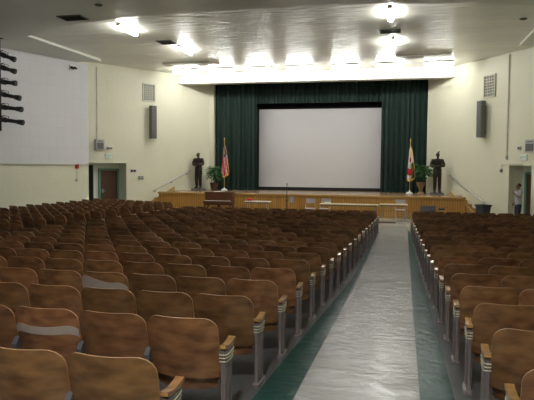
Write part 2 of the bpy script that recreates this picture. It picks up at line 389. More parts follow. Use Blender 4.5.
mb = MB(); mb.box(*sc(-7.88, -1.13, .86, 5.12)); mb.build('screen_surface', M['screen'], t)
mb = MB()
for a in ((-7.96, -7.88, .72, 5.2), (-1.13, -1.05, .72, 5.2), (-7.88, -1.13, 5.12, 5.2), (-7.88, -1.13, .72, .86)): mb.box(a[0] + 4.5, a[1] + 4.5, -.03, .03, a[2] - .84, a[3] - .84)
mb.build('screen_border', M['black'], t)

# ---------------------------------------------------------------- auditorium chairs
def back_fn(eps=0.0, inset=1.0):
    hw = .265
    def fn(u, v):
        uu = math.sin((u - .5) * PI); x = hw * uu
        r = .105; ax = abs(x) - (hw - r); dt = r - math.sqrt(max(r * r - ax * ax, 0)) if ax > 0 else 0
        r2 = .03; ax = abs(x) - (hw - r2); db = r2 - math.sqrt(max(r2 * r2 - ax * ax, 0)) if ax > 0 else 0
        z1 = .81 - dt; z0 = .35 + db; z = z0 + (z1 - z0) * v
        y = .115 * (.81 - z) / .46 - .014 * math.sin((z - .35) / .46 * PI) + .085 * uu * uu - eps
        return (x, y, z)
    return fn
def seat_fn(u, v):
    hw = .246; uu = math.sin((u - .5) * PI); x = hw * uu
    r = .06; ax = abs(x) - (hw - r); dt = r - math.sqrt(max(r * r - ax * ax, 0)) if ax > 0 else 0
    z0 = .255 + dt; z1 = .63 - dt; z = z0 + (z1 - z0) * v
    return (x, .115 * (.81 - z) / .46 + .028 + .082 * uu * uu, z)
ch_back = MB().sheet(back_fn(), 16, 8, (0, .014, 0), 0, 1).mesh('backrest', [M['wood_back'], M['wood_edge']], True)
ch_seat = MB().sheet(seat_fn, 12, 6, (0, .016, 0), 0, 1).mesh('seat', [M['wood_back'], M['wood_edge']], True)
def arm_mesh(w):
    prof = [(.155, .592), (.15, .57), (.18, .556), (.33, .552), (.385, .565), (.405, .585), (.395, .597), (.35, .586), (.25, .577), (.19, .586)]
    m = MB(); m.prism(prof, -w / 2, w / 2, 0, 'x'); return m.mesh('armrest', M['arm'])
ch_arm = arm_mesh(.042); ch_arm_end = arm_mesh(.052)
def mid_mesh():
    m = MB(); m.prism([(.13, .55), (.09, .50), (.10, .36), (.14, .33), (.17, .03), (.28, .03), (.25, .33), (.31, .38), (.34, .550)], -.019, .019, 0, 'x')
    m.box(-.035, .035, .12, .34, 0, .03)
    m.tube([(-.03, .16, .40), (.03, .16, .40)], .03, 10)
    return m.mesh('standard', M['bracket'])
ch_mid = mid_mesh()
def end_mesh():
    m = MB(); n = 14; lev = [(0, .036, .13), (.025, .036, .13), (.035, .024, .10), (.12, .021, .085), (.40, .023, .09), (.52, .027, .115), (.551, .027, .125)]
    vs = []
    for z, a, b in lev:
        for j in range(n):
            t = 2 * PI * j / n; cx = abs(math.cos(t)) ** .45 * math.copysign(1, math.cos(t)); cy = abs(math.sin(t)) ** .45 * math.copysign(1, math.sin(t))
            vs.append((a * cx, .255 + b * cy, z))
    fs = [(i * n + j, i * n + (j + 1) % n, (i + 1) * n + (j + 1) % n, (i + 1) * n + j) for i in range(len(lev) - 1) for j in range(n)]
    fs += [tuple(range(n))[::-1], tuple((len(lev) - 1) * n + j for j in range(n))]
    m.add(vs, fs)
    for x in (-.0235, .0235):      # raised ribs down the panel
        for y in (.215, .255, .295): m.box(x - .004, x + .004, y - .006, y + .006, .06, .42)
    return m.mesh('end_standard', M['metal'], True)
ch_end = end_mesh()
def stripe_mesh():
    m = MB()
    for z in (.528, .502, .476):
        pts = []
        for j in range(16):
            t = 2 * PI * j / 16; cx = abs(math.cos(t)) ** .45 * math.copysign(1, math.cos(t)); cy = abs(math.sin(t)) ** .45 * math.copysign(1, math.sin(t))
            k = (.1165 + (z - .52) * .3) / .1165 if z > .52 else 1 - (.52 - z) * 1.6
            pts.append((.0275 * cx * (.6 + .4 * k), .255 + .118 * cy * k, z + .012 * (cy * cy) - .01))
        m.tube(pts, .0042, 5, 0, True)
    return m.mesh('trim_stripes', M['cream'], True)
ch_str = stripe_mesh()
ch_hinge = MB().box(-.250, -.240, .20, .235, .30, .52).box(.240, .250, .20, .235, .30, .52).box(-.240, .240, .222, .232, .30, .312).mesh('hinge', M['bracket'])

def po(name, me, parent, x=0, label=None):
    o = bpy.data.objects.new(name, me); C.objects.link(o); o.parent = parent; o.location = (x, 0, 0)
    if label: o['label'] = label
    return o
H = .27
def make_chair(kind):
    t = thing('auditorium_chair', 'x', 'chair')
    po('backrest', ch_back, t); po('seat', ch_seat, t); po('hinge', ch_hinge, t)
    s = 1 if kind == 'R' else -1        # 'R': aisle on its right; L: aisle on left
    if kind in ('R', 'P'):
        po('standard', ch_mid, t, -H); po('armrest', ch_arm, t, -H)
        if kind == 'R':
            e = po('end_standard', ch_end, t, H + .01); po('trim_stripes', ch_str, e, 0, 'cream curved stripes'); po('end_armrest', ch_arm_end, t, H + .01)
    else:
        po('standard', ch_mid, t, H); po('armrest', ch_arm, t, H)
        if kind == 'L':
            e = po('end_standard', ch_end, t, -H - .01); po('trim_stripes', ch_str, e, 0, 'cream curved stripes'); po('end_armrest', ch_arm_end, t, -H - .01)
    return t
SPECS = []   # x,y,rz,kind,label,group
ORD = ['first', 'second', 'third', 'fourth', 'fifth', 'sixth', 'seventh', 'eighth', 'ninth', 'tenth', 'eleventh', 'twelfth', 'thirteenth', 'fourteenth', 'fifteenth', 'sixteenth', 'seventeenth', 'eighteenth', 'nineteenth', 'twentieth', 'twenty-first', 'twenty-second']
PITCH = .915
psi = math.atan(137 / 595)
def vis(x, y, mar=.0):
    r = x * math.cos(psi) + y * math.sin(psi); d = -x * math.sin(psi) + y * math.cos(psi)
    yy = 168 + 595 * (EYE - fz(y) - .84) / d
    return d > 1.2 and yy < 400 + (120 if mar > 1 else 18) and abs(r / d) < (267 / 595) + mar / d, d
def armL(y): return interp(y, [3, 5, 7, 10.5, 12, 19, 22], [-1.25, -1.21, -1.17, -1.10, -1.07, -.86, -.84])
def armR(y): return interp(y, [3, 5, 7, 10.5, 12, 19, 22], [.62, .57, .52, .455, .43, .28, .26])
for i in range(0, 20):
    y = 2.9 + PITCH * i - (.09 if i == 0 else 0)
    for k in range(13):
        x = armL(y + .2) - .28 - .54 * k
        SPECS.append((x, y, 0, 'R' if k == 0 else 'P', 'plywood seat left of the white runner, %s row from camera, %s from aisle' % (ORD[i], ORD[k]), 'seats of the block left of the runner', (i, k)))
for i in range(-1, 20):
    y = 3.2 + PITCH * i
    if y > 21.0: continue
    for k in range(10):
        x = armR(y + .2) + .28 + .54 * k
        SPECS.append((x, y, 0, 'L' if k == 0 else 'Q', 'plywood seat right of the white runner, %s row from camera, %s from aisle' % (ORD[i + 1], ORD[k]), 'seats of the block right of the runner', None))
ang = math.radians(21)
for i in range(0, 13):
    for k in range(9):
        x = -9.45 - math.cos(ang) * .54 * k; y = 22.7 - i * PITCH / math.cos(ang) + math.sin(ang) * .54 * k
        wx = interp(y, [15, 21, 25.3, 31], [-17.6, -15.8, -14.2, -10.4])
        if x < wx + 1.0: continue
        SPECS.append((x, y, -ang, 'R' if k == 0 else 'P', 'plywood seat in angled block by left wall, %s row from stage, %s from aisle' % (ORD[i], ORD[k]), 'seats of the angled block by the left wall', None))
inn = []; rest = []
for s in SPECS:
    ok, d = vis(s[0], s[1], .30); near, _ = vis(s[0], s[1], 1.01)
    if ok: inn.append((d, s))
    elif near: rest.append(s)
inn.sort(key=lambda a: a[0])
protos = {k: None for k in 'RPLQ'}; placed = {}
for d, s in inn[:300]:
    x, y, rz, kind, label, group, key = s
    if protos[kind] is None: c = protos[kind] = make_chair(kind)
    else: c = copy_tree(protos[kind])
    c.location = (x, y, fz(y + .2)); c.rotation_euler = (0, 0, rz + random.uniform(-.012, .012)); c['label'] = label; c['group'] = group
    if key: placed[key] = c
rest = [s for d, s in inn[300:]] + rest
def merge(lst, specs):
    big = MB(); cache = {}
    mats = [M['wood_back'], M['wood_edge'], M['bracket'], M['arm'], M['metal']]
    idx = {m.name: i for i, m in enumerate(mats)}
    def g(me):
        if me.name not in cache: cache[me.name] = ([tuple(v.co) for v in me.vertices], [tuple(p.vertices) for p in me.polygons], [idx[me.materials[p.material_index].name] for p in me.polygons])
        return cache[me.name]
    for x, y, rz, kind, *_ in specs:
        B = Matrix.Translation((x, y, fz(y + .2))) @ Matrix.Rotation(rz, 4, 'Z')
        sd = -1 if kind in 'RP' else 1
        for me, ox in ((ch_back, 0), (ch_seat, 0), (ch_mid, sd * H), (ch_arm, sd * H)) + (((ch_end, -sd * (H + .01)), (ch_arm_end, -sd * (H + .01))) if kind in 'RL' else ()):
            big.T = B @ Matrix.Translation((ox, 0, 0)); big.add(*g(me))
    return big, mats
big, mats = merge(None, rest)
o = big.build('far_auditorium_seats', mats, None, True); tag(o, 'mass of small brown plywood seats in the farthest rows and outer edges', 'seats', None, 'stuff')

# tape on two worn backs
def tape(key, lo, hi, label, u0=.04, u1=.96):
    c = placed.get(key)
    if not c: return
    f = back_fn(.0035)
    def fn(u, v):
        uu = u0 + (u1 - u0) * u; a = lo(uu); b = hi(uu); return f(uu, a + (b - a) * v)
    mb = MB(); mb.sheet(fn, 20, 3, (0, .0028, 0)); t = mb.build('tape', M['tape'], c, True); t['label'] = 'pale grey tape patch'
    c['label'] = label
tape((1, 2), lambda u: .60 + .01 * u - .05 * math.sin(u * PI), lambda u: .76 + .02 * u - .08 * math.sin(u * PI), 'plywood seat with a grey tape band across its whole back, near lower left')
tape((3, 3), lambda u: .10, lambda u: .97 if u < .1 else .76 + .21 * max(0, 1 - (u - .1) / .5), 'plywood seat whose back is half covered by a grey tape patch', .02, .96)
inn_labels = None

# ---------------------------------------------------------------- runner and floor pieces
ysr = [2.0 + .25 * i for i in range(88)]
def rf(u, v):
    j = v * (len(ysr) - 1); y = ysr[int(round(j))]
    x = -.84 + 1.0 * u
    return (x, y, fz(y) + .006 + .0012 * (math.sin(y * 6 + 3 * u) + math.sin(y * 3.3 - 4 * u)) * (u * (1 - u) * 4))
mb = MB(); mb.sheet(rf, 8, len(ysr) - 1, (0, 0, -.003)); tag(mb.build('floor_runner', M['runner'], None, True), 'long white plastic runner laid down the middle of the green aisle', 'runner')
t = thing('cable_ramp', 'low brown and grey slotted cable cover across the aisle near the stage', 'cable cover', (-.42, 25.0, FL))
MB().box(-.62, .1, -.12, .12, 0, .035).build('ramp', M['mahog'], t)
for q in range(4): MB().box(.14 + q * .12, .22 + q * .12, -.12, .12, 0, .035).build('plate', M['box'], t)
for q in range(6): MB().box(-.58 + q * .12, -.50 + q * .12, -.10, .10, .035, .045).build('tread', M['bracket'], t)

# ---------------------------------------------------------------- light fixtures
def tube_fixture(x, y, z, along, L, label, group, w=.16, tall=.048, lamp='lampon'):
    t = thing('ceiling_light', label, 'light', (x, y, z), 0 if along == 'x' else PI / 2, group)
    bw = w * .75 if lamp == 'lampcove' else w * .42
    MB().box(-L / 2, L / 2, -bw, bw, .05, .10).build('fixture_body', M['lamphouse'], t)
    MB().box(-L / 2 - .02, -L / 2, -w * .42, w * .42, .0, .10).build('end_cap', M['lamphouse'], t)
    MB().box(L / 2, L / 2 + .02, -w * .42, w * .42, .0, .10).build('end_cap', M['lamphouse'], t)
    n = 14; pr = [(w / 2 * .95 * math.cos(2 * PI * j / n), .048 - tall + tall * math.sin(2 * PI * j / n)) for j in range(n)]
    MB().prism(pr, -L / 2, L / 2, 0, 'x').build('diffuser', M[lamp], t)
    return t
XF = [-11.08 + .5, -8.55, -6.6, -4.7, -2.75, -.75, 1.25]
nm = ['leftmost', 'second', 'third', 'middle', 'fifth', 'sixth', 'rightmost']
for x, n_ in zip([-10.55, -8.75, -6.85, -4.9, -2.75, -.72, 1.4], nm):
    tube_fixture(x, 27.85, 6.60, 'x', 1.22, ('%s lit fluorescent tube in the row above the white stage canopy' % n_) + (' counting from left' if n_ in ('second', 'third', 'fifth', 'sixth') else ''), 'tubes above the stage canopy', .2, .085, 'lampcove')
for x, y, l in ((-9.47, 19.3, 'lit fluorescent ceiling lamp at left, nearest the dark arched ceiling edge'), (-8.75, 23.0, 'lit fluorescent ceiling lamp at left, close to the stage lights'), (-.52, 18.9, 'lit fluorescent ceiling lamp at top right above the aisle'), (-.50, 23.2, 'small lit ceiling lamp above the aisle just before the stage lights')):
    tube_fixture(x, y, 6.62, 'y', 1.35, l, 'lamps on the raised ceiling', .17)

# unseen lamps added behind / above the camera to light the seat backs
M['fillrear'] = mat('fill_tube_rear', (1, .94, .84), .5, emis=125)
M['filldim'] = mat('fill_tube_dim', (1, .95, .86), .5, emis=6)
for x in (-9.35, -.52):
    for y in (12.5, 6.0, -1.0):
        t = tube_fixture(x, y, 6.52, 'y', 1.35, 'added unseen fill lamp on the rear ceiling, %s side, %s' % ('left' if x < -5 else 'right', 'forward one' if y > 10 else ('middle one' if y > 2 else 'rear one')), 'added fill lamps on the rear ceiling', .24, .048, 'fillrear' if (x > -5 and y < 0) else 'filldim')

# ceiling vents
def cvent(x, y, w, d, z, label):
    t = thing('ceiling_vent', label, 'vent', (x, y, z), 0, 'black vents in the ceiling')
    MB().box(-w / 2, w / 2, -d / 2, d / 2, -.004, 0).build('vent_back', M['black'], t)
    m = MB(); m.box(-w / 2 - .04, w / 2 + .04, -d / 2 - .04, -d / 2, -.03, 0).box(-w / 2 - .04, w / 2 + .04, d / 2, d / 2 + .04, -.03, 0).box(-w / 2 - .04, -w / 2, -d / 2, d / 2, -.03, 0).box(w / 2, w / 2 + .04, -d / 2, d / 2, -.03, 0)
    m.build('vent_frame', M['ventd'], t)
    m = MB()
    for q in range(5): yy = -d / 2 + d * (q + .5) / 5; m.box(-w / 2, w / 2, yy - .01, yy + .01, -.024, -.004)
    m.build('vent_slats', M['black'], t)
cvent(-10.35, 17.3, .75, .5, 6.62, 'black ceiling vent at top left, behind the arched edge')
cvent(-9.05, 21.8, .55, .55, 6.72, 'black ceiling vent between the two left ceiling lamps')
cvent(-.58, 21.55, .65, .45, 6.72, 'black ceiling vent between the two lamps over the aisle')
for x, y, z, s in ((-13.2, 16.8, 6.62, 'far left'), (-8.8, 16.1, 6.62, 'above the left ceiling lamp'), (3.6, 20.6, 6.72, 'at the right')):
    t = MB().lathe([(.09, -.035), (.12, -.012), (.12, 0)], 0, 0, 16).build('ceiling_sprinkler_plate', M['ventd'], None, True, (x, y, z)); tag(t, 'small dark round plate on the ceiling, %s' % s, 'ceiling plate')

# ---------------------------------------------------------------- wall items
def WP(A, B, s): u = (Vector(B) - Vector(A)).normalized(); return Vector(A) + u * s, u
def on_wall(side, x):   # s-parameter from world x
    A, B = (A_, B_) if side < 0 else (A2, B2)
    return abs(x - A[0]) / abs(B[0] - A[0]) * math.dist(A, B)
def wthing(side, name, label, cat, x, z, group=None):
    A, B = (A_, B_) if side < 0 else (A2, B2)
    p, u = WP(A, B, on_wall(side, x))
    # local x axis to the viewer's right, local -y into room
    if side < 0: u = -u
    return thing(name, label, cat, (p.x, p.y, z), math.atan2(u.y, u.x), group)
def wall_vent(side, x, z, w, h, label):
    t = wthing(side, 'wall_vent', label, 'vent', x, z)
    MB().box(-w / 2, w / 2, -.012, 0, -h / 2, h / 2).build('vent_back', M['ventd'], t)
    m = MB()
    for a in ((-w / 2 - .06, w / 2 + .06, -h / 2 - .06, -h / 2), (-w / 2 - .06, w / 2 + .06, h / 2, h / 2 + .06), (-w / 2 - .06, -w / 2, -h / 2, h / 2), (w / 2, w / 2 + .06, -h / 2, h / 2)): m.box(a[0], a[1], -.05, 0, a[2], a[3])
    m.build('vent_frame', M['ventw'], t)
    m = MB()
    for i in range(1, 6): xx = -w / 2 + w * i / 6; m.box(xx - .016, xx + .016, -.035, -.012, -h / 2, h / 2)
    for i in range(1, 7): zz = -h / 2 + h * i / 7; m.box(-w / 2, w / 2, -.04, -.012, zz - .016, zz + .016)
    m.build('vent_grid', M['ventw'], t)
wall_vent(-1, -12.53, 5.62, .60, .76, 'square cream grille high on the left wall above the column speaker')
wall_vent(1, 3.52, 5.50, .62, .86, 'cream grille high on the right wall above the column speaker')
def col_spk(side, x, z0, z1, label):
    t = wthing(side, 'column_speaker', label, 'speaker', x, z0)
    h = z1 - z0; w = .30
    bevel(MB().box(-w / 2, w / 2, -.34, -.10, 0, h).build('cabinet', M['spk'], t), .015)
    MB().box(-w / 2 + .03, w / 2 - .03, -.352, -.34, .04, h - .04).build('speaker_grille', M['grille'], t)
    for z in (.25, h - .25): MB().box(-.05, .05, -.10, 0, z - .05, z + .05).build('bracket', M['bracket'], t)
col_spk(-1, -12.47, 3.32, 4.95, 'tall grey column speaker on the left wall below the grille')
col_spk(1, 3.38, 3.30, 4.88, 'tall grey column speaker on the right wall below the grille')
def wall_box(side, x, z, w, h, label):
    t = wthing(side, 'wall_speaker', label, 'speaker box', x, z)
    bevel(MB().box(-w / 2, w / 2, -.2, 0, -h / 2, h / 2).build('cabinet', M['box'], t), .01)
    MB().box(-w / 2 + .05, w / 2 - .05, -.21, -.2, -h / 2 + .05, h / 2 - .16).build('speaker_grille', M['grille'], t)
    MB().box(-w / 2 + .1, w / 2 - .1, -.206, -.2, h / 2 - .11, h / 2 - .07).build('louvre', M['grille'], t)
wall_box(-1, -14.08, 2.93, .42, .5, 'grey boxy wall speaker beside the white panel, above the left doorway')
wall_box(1, 4.93, 2.84, .50, .5, 'grey boxy wall speaker above the right doorway exit sign')
def text_mesh(s, size):
    cu = bpy.data.curves.new('t', 'FONT'); cu.body = s; cu.size = size; cu.extrude = .002; cu.align_x = 'CENTER'; cu.align_y = 'CENTER'
    ob = bpy.data.objects.new('t', cu); C.objects.link(ob); bpy.context.view_layer.update()
    me = bpy.data.meshes.new_from_object(ob); bpy.data.objects.remove(ob); bpy.data.curves.remove(cu); return me
def exit_sign(side, x, z, label):
    t = wthing(side, 'exit_sign', label, 'exit sign', x, z)
    bevel(MB().box(-.17, .17, -.05, 0, -.12, .12).build('sign_body', M['exitw'], t), .008)
    me = text_mesh('EXIT', .16); me.materials.clear(); me.materials.append(M['exitg'])
    o = bpy.data.objects.new('lettering', me); C.objects.link(o); o.parent = t; o.location = (0, -.052, 0); o.rotation_euler = (PI / 2, 0, 0)
exit_sign(-1, -13.80, 2.42, 'white exit sign with green letters above the left doorway')
exit_sign(1, 4.68, 2.40, 'white exit sign with green letters above the right doorway')
t = wthing(-1, 'emergency_light', 'small grey emergency light fitted above the left exit sign', 'emergency light', -13.78, 2.79)
MB().box(-.13, .13, -.08, 0, -.05, .04).build('housing', M['box'], t)
for xx in (-.08, .08):
    MB().tube([(xx, -.08, -.01), (xx, -.14, -.02)], .035, 10).build('lamp_head', M['grille'], t)
t = wthing(1, 'emergency_light', 'small grey emergency light beside the right wall speaker', 'emergency light', 4.55, 2.78)
MB().box(-.06, .06, -.08, 0, -.08, .06).build('housing', M['box'], t); MB().tube([(0, -.08, 0), (0, -.13, -.01)], .035, 10).build('lamp_head', M['grille'], t)
t = wthing(-1, 'wall_switch_plate', 'dark double switch plate on the cream wall right of the left doorway', 'switch', -13.04, 1.70)
MB().box(-.17, .17, -.015, 0, -.07, .07).build('plate', M['box'], t); MB().box(-.13, -.02, -.03, -.015, -.05, .05).build('switch', M['black'], t); MB().box(.02, .13, -.03, -.015, -.05, .05).build('switch', M['black'], t)
t = wthing(-1, 'thermostat', 'small dark thermostat on the wall near the left handrail', 'thermostat', -12.80, 1.36)
bevel(MB().box(-.13, .13, -.05, 0, -.08, .08).build('case', M['grille'], t), .01); MB().box(-.08, .08, -.055, -.05, -.02, .04).build('dial', M['box'], t)
def conduit(side, x, z0, z1, label):
    t = wthing(side, 'wall_conduit', label, 'conduit', x, z0)
    MB().tube([(0, -.03, 0), (0, -.03, z1 - z0)], .022, 8).build('pipe', M['ventw'], t, True)
    for f in (.15, .5, .85): MB().box(-.04, .04, -.055, 0, (z1 - z0) * f - .015, (z1 - z0) * f + .015).build('clip', M['ventw'], t)
conduit(-1, -14.12, 3.19, 6.54, 'thin painted pipe rising from the left wall speaker to the ceiling')
t = wthing(1, 'wall_conduit', 'thin painted pipe running down the right wall with a pull at its end', 'conduit', 4.15, 2.45)
MB().tube([(0, -.03, 0), (0, -.03, 4.2)], .022, 8).build('pipe', M['ventw'], t, True); MB().box(-.04, .04, -.07, 0, -.12, .03).build('junction_box', M['box'], t)
for f in (.9, 2.4, 3.7): MB().box(-.04, .04, -.055, 0, f - .015, f + .015).build('clip', M['ventw'], t)
t = wthing(1, 'wall_conduit', 'horizontal pipe above the right doorway ending in a small dark fitting', 'conduit', 4.0, 2.12)
MB().tube([(0, -.03, -.25), (0, -.03, 0), (1.15, -.03, 0)], .018, 8).build('pipe', M['ventw'], t, True); MB().box(-.04, .04, -.09, 0, -.33, -.2).build('fitting', M['grille'], t)
# red alarm and cord on the left panel edge, small horn near the ceiling
def on2(x):
    p = Vector(B_); q = Vector(C_); f = (x - p.x) / (q.x - p.x); w = p + (q - p) * f; u = (p - q).normalized(); return w, u
w, u = on2(-14.60)
t = thing('fire_alarm', 'small red fire alarm hanging by the lower edge of the white panel', 'alarm', (w.x, w.y, 1.9), math.atan2(u.y, u.x))
bevel(MB().box(-.07, .07, -.10, 0, -.10, .10).build('case', M['redcloth'], t), .01); MB().tube([(0, -.04, -.10), (.01, -.05, -.35), (-.02, -.05, -.62)], .012, 6).build('cord', M['ventw'], t)
MB().box(-.05, .05, -.07, 0, -.68, -.58).build('pull_station', M['ventw'], t)
w, u = on2(-14.68)
t = thing('wall_camera', 'small black and white camera high on the white panel near the ceiling', 'camera', (w.x, w.y, 6.32), math.atan2(u.y, u.x))
MB().box(-.14, .14, -.12, -.05, -.10, .12).build('mount', M['ivory'], t); MB().tube([(-.08, -.12, .0), (-.1, -.30, -.06)], .06, 12).build('lens', M['black'], t); MB().tube([(.09, -.12, .02), (.1, -.26, -.05)], .045, 12).build('lens', M['black'], t)

# ---------------------------------------------------------------- stage spotlights on a pole at the left edge
t = thing('lighting_pole', 'dark vertical pole at the left edge carrying the black spotlights', 'pole', (-14.72, 19.5, 3.2))
MB().tube([(0, 0, 0), (0, 0, 3.40)], .05, 10).build('pole', M['black'], t, True)
MB().box(-.12, .12, -.12, .12, 3.40, 3.42).build('ceiling_plate', M['black'], t)
def spotlight(z, yaw, pitch, L, label):
    t = thing('stage_spotlight', label, 'spotlight', (-14.62, 19.4, z), 0, 'black spotlights on the left pole')
    R = Matrix.Rotation(yaw, 4, 'Z') @ Matrix.Rotation(pitch, 4, 'Y')
    m = MB(); m.T = R
    prof = [(0.0, .055), (.05, .095), (.22, .10), (.25, .075), (L * .72, .07), (L * .76, .09), (L, .11)]
    m.tube([(x, 0, 0) for x, r in prof], [r for x, r in prof], 14); m.build('barrel', M['blackgloss'], t, True)
    m = MB(); m.T = R; m.tube([(L, 0, 0), (L + .015, 0, 0)], .10, 14); m.build('lens', M['black'], t, True)
    m = MB(); m.T = R; m.tube([(.22, -.13, 0), (.22, -.13, .15), (.22, .13, .15), (.22, .13, 0)], .012, 6); m.build('yoke', M['black'], t)
    m = MB(); m.tube([(-.09, .1, .10), (.12, .04, .14)], .02, 8); m.build('clamp', M['black'], t)
    m = MB(); m.tube([(0, 0, -.05), (-.02, .02, -.22), (-.07, .08, -.2), (-.08, .1, 0)], .008, 6); m.build('power_cord', M['black'], t)
for i, (z, p, L) in enumerate(((6.02, .36, .62), (5.55, .30, .62), (5.0, .10, .62), (4.56, .22, .78), (4.08, .12, .84), (3.62, .14, .88))):
    spotlight(z, .12, p, L, 'black stage spotlight on the left pole, %s' % ['topmost of six', 'second from the top', 'third from the top', 'fourth from the top', 'fifth from the top', 'lowest of six'][i])

# ---------------------------------------------------------------- people and statues
def skin(name, chain, m, parent, sub=2, label=None):
    """chain: list of (name,pos,radius,parentname)"""
    idx = {c[0]: i for i, c in enumerate(chain)}
    me = bpy.data.meshes.new(name); me.from_pydata([c[1] for c in chain], [(idx[c[3]], i) for i, c in enumerate(chain) if c[3]], [])
    me.materials.append(m)
    o = bpy.data.objects.new(name, me); C.objects.link(o); o.parent = parent
    sk = o.modifiers.new('skin', 'SKIN'); sk.use_smooth_shade = True
    me.skin_vertices.new() if not me.skin_vertices else None
    for i, c in enumerate(chain):
        r = c[2]; d = me.skin_vertices[0].data[i]; d.radius = (r, r) if isinstance(r, float) else r
        d.use_root = (i == 0)
    ss = o.modifiers.new('sub', 'SUBSURF'); ss.levels = sub; ss.render_levels = sub
    if label: o['label'] = label
    return o
def head_mesh(mb, c, s=1.0, yaw=0, tilt=0):
    """skull, jaw, nose, ears, brow with eye sockets; faces -Y locally"""
    mb.T = Matrix.Translation(c) @ Matrix.Rotation(yaw, 4, 'Z') @ Matrix.Rotation(tilt, 4, 'X') @ Matrix.Scale(s, 4)
    n, k = 20, 14; vs = []
    for j in range(k + 1):
        ph = PI * j / k
        for i in range(n):
            th = 2 * PI * i / n; x = math.sin(ph) * math.cos(th); y = math.sin(ph) * math.sin(th); z = math.cos(ph)
            X = .074 * x; Y = .093 * y; Z = .118 * z
            if z < 0: X *= 1 - .28 * (-z); Y = Y * (1 - .12 * (-z)) - .014 * (-z)
            if y < -.5:
                e = math.exp(-((abs(x) - .38) / .16) ** 2 - ((z - .05) / .13) ** 2); Y += .011 * e
                nz = math.exp(-(x / .16) ** 2) * (math.exp(-((z + .22) / .15) ** 2)); Y -= .020 * nz
                Y -= .007 * math.exp(-(x / .3) ** 2 - ((z + .52) / .08) ** 2); Y += .006 * math.exp(-(x / .3) ** 2 - ((z + .42) / .05) ** 2)
                Y -= .005 * math.exp(-((z - .22) / .1) ** 2)
            vs.append((X, Y, Z))
    fs = [(j * n + i, j * n + (i + 1) % n, (j + 1) * n + (i + 1) % n, (j + 1) * n + i) for j in range(k) for i in range(n)]
    mb.add(vs, fs)
    for sx in (-1, 1): mb.tube([(sx * .072, .005, -.03), (sx * .084, .012, -.01), (sx * .086, .018, .02), (sx * .076, .012, .035)], [.007, .011, .012, .006], 6)
    mb.T = Matrix.Identity(4)
def hand(ch, wrist, d, side, pfx, s=1.0, curl=.6, palm=None):
    d = Vector(d).normalized(); W = Vector(wrist); sd = Vector(side).normalized(); pn = d.cross(sd).normalized() if palm is None else Vector(palm).normalized()
    base = pfx + 'w'
    P = W + d * .05 * s; ch.append((pfx + 'p', tuple(P), (.024 * s, .034 * s), base))
    K = W + d * .085 * s; ch.append((pfx + 'k', tuple(K), (.015 * s, .034 * s), pfx + 'p'))
    for i, (o, L) in enumerate(((-.03, .065), (-.010, .075), (.010, .07), (.030, .055))):
        a = K + sd * o * s + d * .012; b = a + (d * (1 - curl * .3) + pn * curl * .5).normalized() * L * .5 * s; c = b + (d * (1 - curl) + pn * curl * 1.3).normalized() * L * .5 * s
        ch += [(pfx + 'f%da' % i, tuple(a), .0095 * s, pfx + 'k'), (pfx + 'f%db' % i, tuple(b), .0085 * s, pfx + 'f%da' % i), (pfx + 'f%dc' % i, tuple(c), .007 * s, pfx + 'f%db' % i)]
    a = W + d * .03 * s - sd * .034 * s; b = a + (d - sd * .5 + pn * .3).normalized() * .035 * s; c = b + (d + pn * .4).normalized() * .028 * s
    ch += [(pfx + 't0', tuple(a), .012 * s, pfx + 'p'), (pfx + 't1', tuple(b), .0105 * s, pfx + 't0'), (pfx + 't2', tuple(c), .008 * s, pfx + 't1')]

def body_chain(J, r=1.0, hands=True):
    """J: dict of joints. one continuous figure rooted at the pelvis"""
    ch = [('pelvis', J['pelvis'], (.155 * r, .115 * r), None), ('waist', J['waist'], (.135 * r, .10 * r), 'pelvis'), ('chest', J['chest'], (.165 * r, .115 * r), 'waist'),
          ('upper', J['upper'], (.14 * r, .09 * r), 'chest'), ('neck', J['neck'], .058 * r, 'upper'), ('skull', J['skull'], .06 * r, 'neck')]
    for s, p in ((-1, 'L'), (1, 'R')):
        ch += [(p + 'sh', J[p + 'sh'], .068 * r, 'upper'), (p + 'el', J[p + 'el'], .047 * r, p + 'sh'), (p + 'w', J[p + 'w'], .031 * r, p + 'el')]
        if hands: hand(ch, J[p + 'w'], J[p + 'hd'], J[p + 'hs'], p, 1.0 * r, J.get(p + 'curl', .6), J.get(p + 'pn'))
        ch += [(p + 'hip', J[p + 'hip'], .098 * r, 'pelvis'), (p + 'kn', J[p + 'kn'], .062 * r, p + 'hip'), (p + 'an', J[p + 'an'], .043 * r, p + 'kn'),
               (p + 'toe', J[p + 'toe'], (.044 * r, .03 * r), p + 'an')]
    return ch

